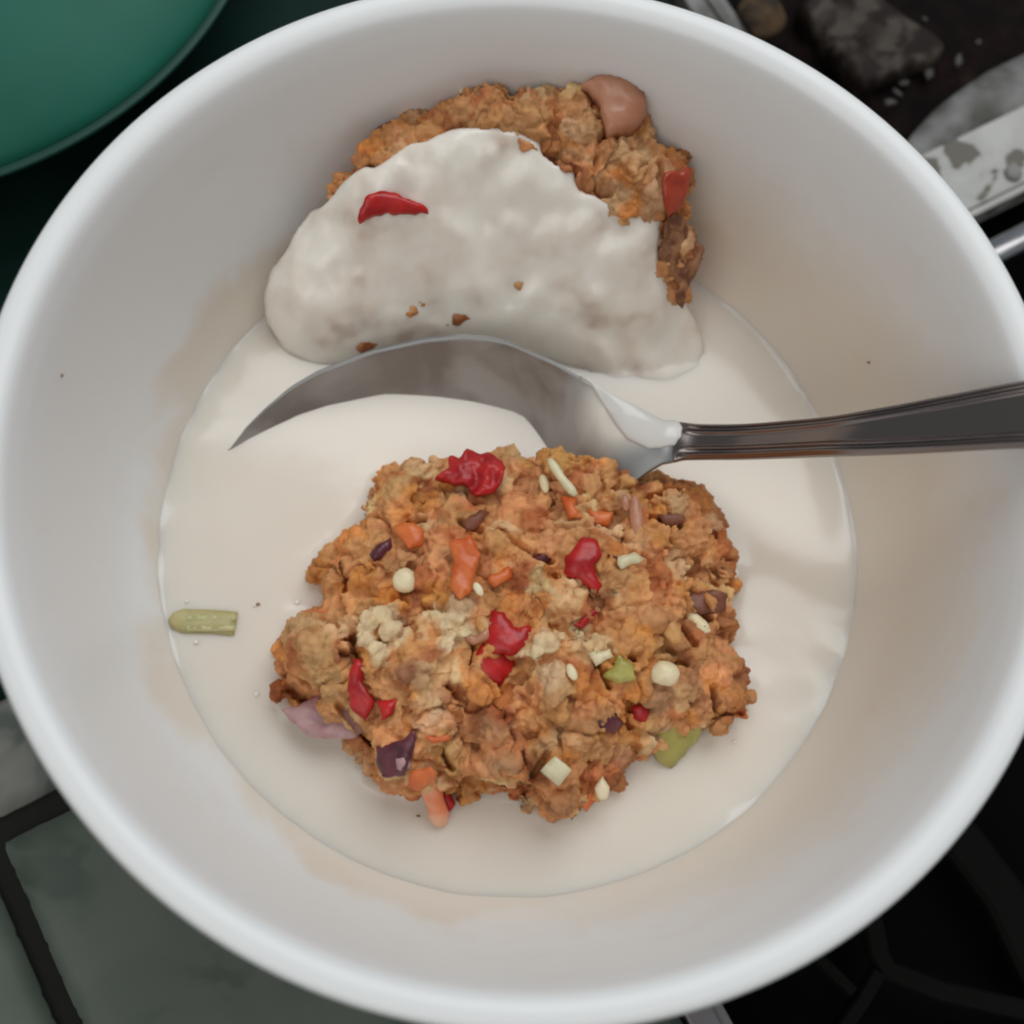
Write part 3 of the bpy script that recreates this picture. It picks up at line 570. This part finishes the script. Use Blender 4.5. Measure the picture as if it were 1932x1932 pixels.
chip('flake', [(1150, 1095 - 50), (1170, 1050), (1160, 1062)], H, m_plum, pm, .0)
chip('onion_shell', [(868, 1192), (900, 1200), (920, 1180), (930, 1160), (935, 1178), (922, 1205), (890, 1212)], H, m_pinkonion, pm, .10)
chip('garlic_flake', [(1115, 1232), (1150, 1222), (1158, 1238), (1125, 1255)], H, m_white, pm, .1)
chip('garlic_flake', [(1165, 1050), (1200, 1042), (1215, 1055), (1175, 1072)], H, m_pale, pm, .06)
# pieces on the far patty
U = Surf(cb2, up_h)
chip('onion_piece', [(1100, 148), (1130, 132), (1165, 130), (1195, 142), (1218, 165), (1222, 205), (1195, 232), (1150, 242), (1140, 215), (1128, 175)], U, m_pinkonion, pu, .20, .3, -.10, .6, label='domed pinkish onion piece at the top corner')
chip('onion_skin', [(1104, 142), (1135, 128), (1170, 127), (1200, 142), (1205, 152), (1165, 140), (1130, 146)], U, m_mauve, pu, .22, .1, -.05, .4)
chip('pepper_piece', [(1254, 318), (1282, 322), (1306, 312), (1302, 350), (1284, 388), (1262, 402), (1254, 370)], U, veg('rust_red_pepper', (.33, .03, .012), (.45, .06, .02)), pu, .12, .14, label='rust red pepper piece at the right edge')
chip('crumb_tail', [(1252, 420), (1275, 395), (1300, 425), (1328, 470), (1318, 505), (1300, 530), (1292, 570), (1280, 555), (1284, 530), (1262, 505), (1248, 470)], U, m_gold if False else mat('browned_crust', (.3, .12, .05), rough=.7, ramp=[(.4, (.14, .045, .018)), (.6, (.36, .16, .07))], nscale=420, bump=1, bscale=900), pu, .02, .2, -.05, .5, rough=.16, step=.06)
chip('dark_skin', [(700, 250), (720, 232), (742, 222), (736, 236), (712, 255)], U, m_brown, pu, .02)
chip('crumb_fleck', [(866, 158), (878, 150), (876, 166), (866, 172)], U, m_white, pu, .08)

U = up_h
# ------------------------------------------------------------------ cream coat on the far patty
def cream_top(x, y, d):
    base = 0
    rk = lerp(.55, .22, sstep(ylo + .4, ylo + 2.2, y))
    for dx, dy in ((0, 0), (rk, 0), (-rk, 0), (0, rk), (0, -rk)): base += U(x + dx, y + dy)
    base /= 5
    e = math.sqrt(max(0, 1 - (1 - min(d / .20, 1)) ** 2))
    b_ = .22 * nz((x, y, 0), 1.1, 8) + .15 * nz((x, y, 0), 2.3, 3) + .018 * nz((x, y, 0), 5.5, 1)
    return max(base + (-.16 + .30 * e) + b_ * min(1, d / .3), MZ - .02 + .14 * min(1, d / .9) + .3 * b_ * min(1, d / .8))
cr = sheet('cream_coating', CRP, .07, cream_top, lambda x, y, d: U(x, y) - .5, m_cream, pu)
chip('exposed_crumb', [(670, 655), (680, 636), (700, 634), (722, 645), (700, 652), (682, 664)], lambda x, y, d=None: cream_top(x, y, 1), mat('wet_crumb', (.5, .2, .06), rough=.4, ramp=[(.4, (.30, .09, .03)), (.6, (.62, .30, .12))], nscale=350, bump=.5), pu, .03, .1, -.05)
chip('exposed_crumb', [(838, 602), (858, 590), (884, 585), (888, 598), (868, 610), (845, 612)], lambda x, y, d=None: cream_top(x, y, 1), bpy.data.materials['wet_crumb'], pu, .03, .1, -.05)
fl = chip('pepper_flake', [(673, 412), (678, 395), (692, 372), (712, 362), (742, 358), (758, 368), (780, 378), (806, 392), (808, 398), (790, 400), (765, 399), (735, 398), (705, 402), (690, 410), (678, 418)], lambda x, y, d=None: cream_top(x, y, 1), m_red, None, .10, .08, .06, .9, edge=.04)
tag(fl, 'glossy red pepper flake lying on the cream coating of the far patty', 'pepper')

# ------------------------------------------------------------------ spoon
Tz, Nz_ = 2.0, 3.4
tip, neck = at(395, 868, Tz), at(1272, 832, Nz_)
ROLL = R_(21)
def frame(t):
    t = t / np.linalg.norm(t); lat = np.cross((0, 0, 1), t); lat /= np.linalg.norm(lat); up = np.cross(t, lat); return t, lat, up
arc = [(395, 868), (432, 849), (465, 805), (500, 770), (550, 728), (600, 699), (700, 660), (800, 637), (870, 630), (920, 634), (960, 643), (1050, 684), (1150, 744), (1210, 774), (1265, 792)]
au, av = zip(*arc)
stn = []
ax = neck - tip; T0, L0, U0 = frame(ax)
NS = 56
for i in range(NS + 1):
    s = 1 - math.cos(math.pi / 2 * min(1, (i / NS))) if False else (i / NS) ** 1.35
    c = tip + ax * s + np.array([0, 0, -.30 * (s - s ** 5)]); hb = sstep(.72, 1, s) * .22; tv, L0, U0 = frame(T0 + np.array([0, 0, hb])); roll = ROLL * (1 - sstep(.78, 1.0, s))
    lat = L0 * math.cos(roll) + U0 * math.sin(roll); up = U0 * math.cos(roll) - L0 * math.sin(roll)
    lo, hi = 0.0, 4.0
    for _ in range(30):
        m_ = (lo + hi) / 2; pu_, pv_ = proj(c + lat * m_)
        if pv_ > np.interp(pu_, au, av): lo = m_
        else: hi = m_
    wd = lerp(max(lo, .03), .37, sstep(.93, 1, s))
    D = 1.12 * min(1, (wd / 1.9)) ** 1.2 * (1 - .5 * sstep(.75, 1, s)) * math.sin(math.pi * min(1, s * .5 + .25)) 
    stn.append([c, lat, up, wd, lerp(D, -.07, sstep(.66, 1, s)), s])
hp = [(1292, 831, 3.53, .335), (1332, 831, 3.80, .315), (1400, 830, 4.27, .318), (1500, 824, 4.95, .335), (1600, 816, 5.6, .362), (1700, 806, 6.2, .405), (1800, 794, 6.72, .455), (1932, 778, 7.35, .52)]
hp[0:4] = [(1292, 831, 3.49, .335), (1332, 831, 3.68, .318), (1400, 830, 4.06, .318), (1500, 824, 4.80, .335)]
HP = [at(u, v, z) for u, v, z, _ in hp]; HWd = [q[3] for q in hp]
dirn = HP[-1] - HP[-2]; dirn /= np.linalg.norm(dirn)
for k in range(1, 7): HP.append(HP[-1] + (dirn + np.array([0, 0, -.09 * k])) * 1.25); HWd.append(.52 + .09 * k - (.35 if k == 6 else 0))
hst = []
fine = smoothprof([tuple(p) + (w_,) for p, w_ in zip([neck] + HP, [.37] + HWd)], 5)
for i, q in enumerate(fine):
    p = np.array(q[:3]); a = np.array(fine[min(i + 1, len(fine) - 1)][:3]) - np.array(fine[max(i - 1, 0)][:3]); t, lat, up = frame(a)
    hst.append([p, lat, up, q[3], i / len(fine)])
NT = 32
def loft(name, rows, m, parent, thick):
    vs, fs = [], []; n = len(rows[0])
    for top_, bot_ in zip(rows, thick): vs += list(top_) + list(reversed(bot_))
    k = 2 * n
    for i in range(len(rows) - 1):
        for j in range(k): a, b_ = i * k + j, i * k + (j + 1) % k; fs.append((a, b_, b_ + k, a + k))
    fs += [tuple(range(k)), tuple(range((len(rows) - 1) * k, len(rows) * k))]
    return mesh(name, vs, fs, m, parent)
spoon = empty('spoon', neck, 'steel tablespoon half sunk in the milk between the two patties', 'spoon')
for q in stn:
    k_ = sstep(.75, 1, q[5]); l_ = lerp(q[1], hst[0][1], k_); l_ /= np.linalg.norm(l_); u_ = lerp(q[2], hst[0][2], k_); u_ -= l_ * (u_ @ l_); q[1], q[2] = l_, u_ / np.linalg.norm(u_)
rows, thk = [], []
for c, lat, up, wd, D, s in stn:
    r, tt = [], []
    for j in range(NT + 1):
        y = -1 + 2 * j / NT; z = -D * (1 - abs(y) ** 2.2); r.append(c + lat * y * wd + up * z)
        tt.append(c + lat * y * (wd + .0) + up * (z - lerp(.13, .15, s ** 8) * (1 - lerp(.65, .4, s ** 8) * abs(y) ** 6)))
    rows.append(r); thk.append(tt)
loft('spoon_bowl', rows, m_film, spoon, thk)
rows, thk = [], []
for p, lat, up, wd, s in hst:
    g = sstep(.03, .14, s); r, tt = [], []
    for j in range(NT * 2 + 1):
        y = -1 + j / NT; a = abs(y) * wd; e = wd - a     # distance from the edge
        bead = .07 * math.exp(-((e - .05) / .03) ** 2) + .06 * math.exp(-((e - .17) / .035) ** 2)
        z = g * (bead - .03) + .05 * (1 - abs(y) ** 2.2) * (1 - g) + .02 * (1 - y * y)
        r.append(p + lat * y * wd + up * z); tt.append(p + lat * y * wd * .99 + up * (z - .14 * (1 - .4 * abs(y) ** 8) - .02))
    rows.append(r); thk.append(tt)
loft('handle', rows, m_steel, spoon, thk)

# milk clinging to the neck of the spoon
ns = [(c, lat, up, wd, D, s) for c, lat, up, wd, D, s in stn if s > .80] + [(p, lat, up, wd, -.06, 1.0) for p, lat, up, wd, s in hst[1:5]]
rows, thk = [], []
for i, (c, lat, up, wd, D, s) in enumerate(ns):
    t = i / (len(ns) - 1); y0 = lerp(.92, -.35, sstep(0, .6, t)) + .15 * nz((t * 5, 0, 0), 1) + .5 * sstep(.75, 1, t); y1 = 1.03 - .35 * sstep(.85, 1, t)
    hh = .045 * math.sin(math.pi * min(max(t, .02), .98)) ** .6 * (1 - .7 * sstep(.7, 1, t)); a_, b_ = [], []
    for j in range(15):
        q = j / 14; y = lerp(y0, y1, q) + .05 * nz((t * 3, q, 0), 3); z = -D * (1 - min(abs(y), 1) ** 2.2); base = c + lat * y * wd + up * z
        a_.append(base + up * (.012 + hh * math.sqrt(max(0, 1 - (2 * q - 1) ** 2)))); b_.append(base - up * .03)
    rows.append(a_); thk.append(b_)
loft('milk_smear', rows, m_milk, spoon, thk)

# ------------------------------------------------------------------ milk surface
RMK = wall_r(MZ) + .14
def milk_top(x, y, d):
    dm = min(abs(MF(x, y)), 3)
    e = max(0, d - .14); a_ = math.atan2(y, x)
    return MZ + .028 * max(0, .55 + 1.2 * nz((math.cos(a_), math.sin(a_), 0), 1.6, 4)) * math.exp(-e / .05) + .03 * nz((x, y, 0), 1.9, 6) * math.exp(-e / .4) + .07 * math.exp(-dm / .18) + .012 * nz((x, y, 0), .7)
rr = list(np.linspace(0, RMK - .5, 60)) + [RMK - .5 * (1 - k / 14) ** 1.5 for k in range(1, 15)]
vs, fs, NA = [], [], 300
for r_ in rr[1:]:
    for k in range(NA):
        a = 2 * math.pi * k / NA; x, y = r_ * math.cos(a), r_ * math.sin(a); q = 1 + (.0025 * nz((x, y, 0), 1.4, 2) if r_ > RMK - .3 else 0)
        vs.append((x * q, y * q, milk_top(x, y, RMK - r_)))
for i in range(len(rr) - 2):
    for k in range(NA): a, b_ = i * NA + k, i * NA + (k + 1) % NA; fs.append((a, b_, b_ + NA, a + NA))
vs.append((0, 0, milk_top(0, 0, 9))); c0 = len(vs) - 1; fs += [(k, (k + 1) % NA, c0) for k in range(NA)]
o1 = (len(rr) - 2) * NA; o2 = len(vs)
for r_, z in ((RMK - .25, MZ - .25), (5.6, 1.62), (4.8, 1.2), (3.4, .86)):
    vs += [(r_ * math.cos(2 * math.pi * k / NA), r_ * math.sin(2 * math.pi * k / NA), z) for k in range(NA)]
for i, a0 in enumerate([o1, o2, o2 + NA, o2 + 2 * NA]):
    b0 = o2 + i * NA
    for k in range(NA): fs.append((a0 + k, a0 + (k + 1) % NA, b0 + (k + 1) % NA, b0 + k))
fs.append(tuple(range(o2 + 3 * NA, o2 + 4 * NA)))
mk = mesh('milk', vs, fs, m_milk)
tag(mk, 'creamy off-white milk pooled in the white bowl', 'milk')
# floating spring onion piece
fo = empty('spring_onion', tuple(at(380, 1172, MZ)), 'yellow-green spring onion slice floating in the milk at the left', 'spring onion')
FLAT = lambda x, y, d=None: MZ + .03
chip('leaf_layer', [(316, 1168), (326, 1153), (346, 1147), (396, 1149), (447, 1153), (441, 1197), (392, 1194), (340, 1192), (322, 1184)], FLAT, veg('spring_onion_green', (.44, .39, .16), (.55, .49, .24), .4, .5), fo, .06, .10, 0, 0, edge=.05, rough=.01, rag=.012)
chip('leaf_layer', [(352, 1160), (444, 1159), (443, 1170), (352, 1172)], FLAT, veg('spring_onion_rib', (.55, .50, .22), (.66, .60, .32), .3, .5), fo, .085, .05, 0, 0, edge=.03, rough=.004, rag=.006)
chip('leaf_layer', [(350, 1180), (442, 1178), (440, 1190), (352, 1190)], FLAT, bpy.data.materials['spring_onion_rib'], fo, .085, .05, 0, 0, edge=.03, rough=.004, rag=.006)

# specks: tiny bubbles and crumbs on the milk, dry flecks on the inner wall
m_dry = mat('dry_fleck', (.30, .19, .12), rough=.6)
m_bub = mat('milk_bubble', (.86, .80, .72), rough=.06, coat=1.0)
def speck(name, p, rad, m, parent, k):
    if m is m_dry: rad *= .75
    bm = bmesh.new(); bmesh.ops.create_icosphere(bm, subdivisions=2, radius=rad)
    for q in bm.verts:
        if m is not m_bub: q.co *= 1 + .8 * nz(q.co, 30, k); q.co.x *= 1.4
        q.co.z *= .6; q.co += Vector(p)
    bmobj(name, bm, m, parent)
for k, (u, v, rad) in enumerate(((560, 1137, .05), (370, 1212, .045), (484, 1310, .05), (352, 1135, .035), (1385, 1400, .04), (480, 1142, .03))): speck('bubble', at(u, v, MZ + .02), rad, m_bub, mk, k)
for k, (u, v, rad) in enumerate(((486, 1140, .035), (790, 1540, .03))): speck('fleck', at(u, v, MZ + .03), rad, m_dry, mk, k)
for k, (u, v, rad) in enumerate(((115, 708, .035), (680, 190, .05), (1640, 684, .035))):
    z = 4.0
    for _ in range(25):
        p = at(u, v, z); rr_ = math.hypot(p[0], p[1]); z = min(6.9, max(2.1, lerp(z, float(np.interp(rr_, [q[0] for q in PIN][::-1][3:], [q[1] for q in PIN][::-1][3:])), .4)))
    speck('fleck', at(u, v, z), rad, m_dry, bowl, k)
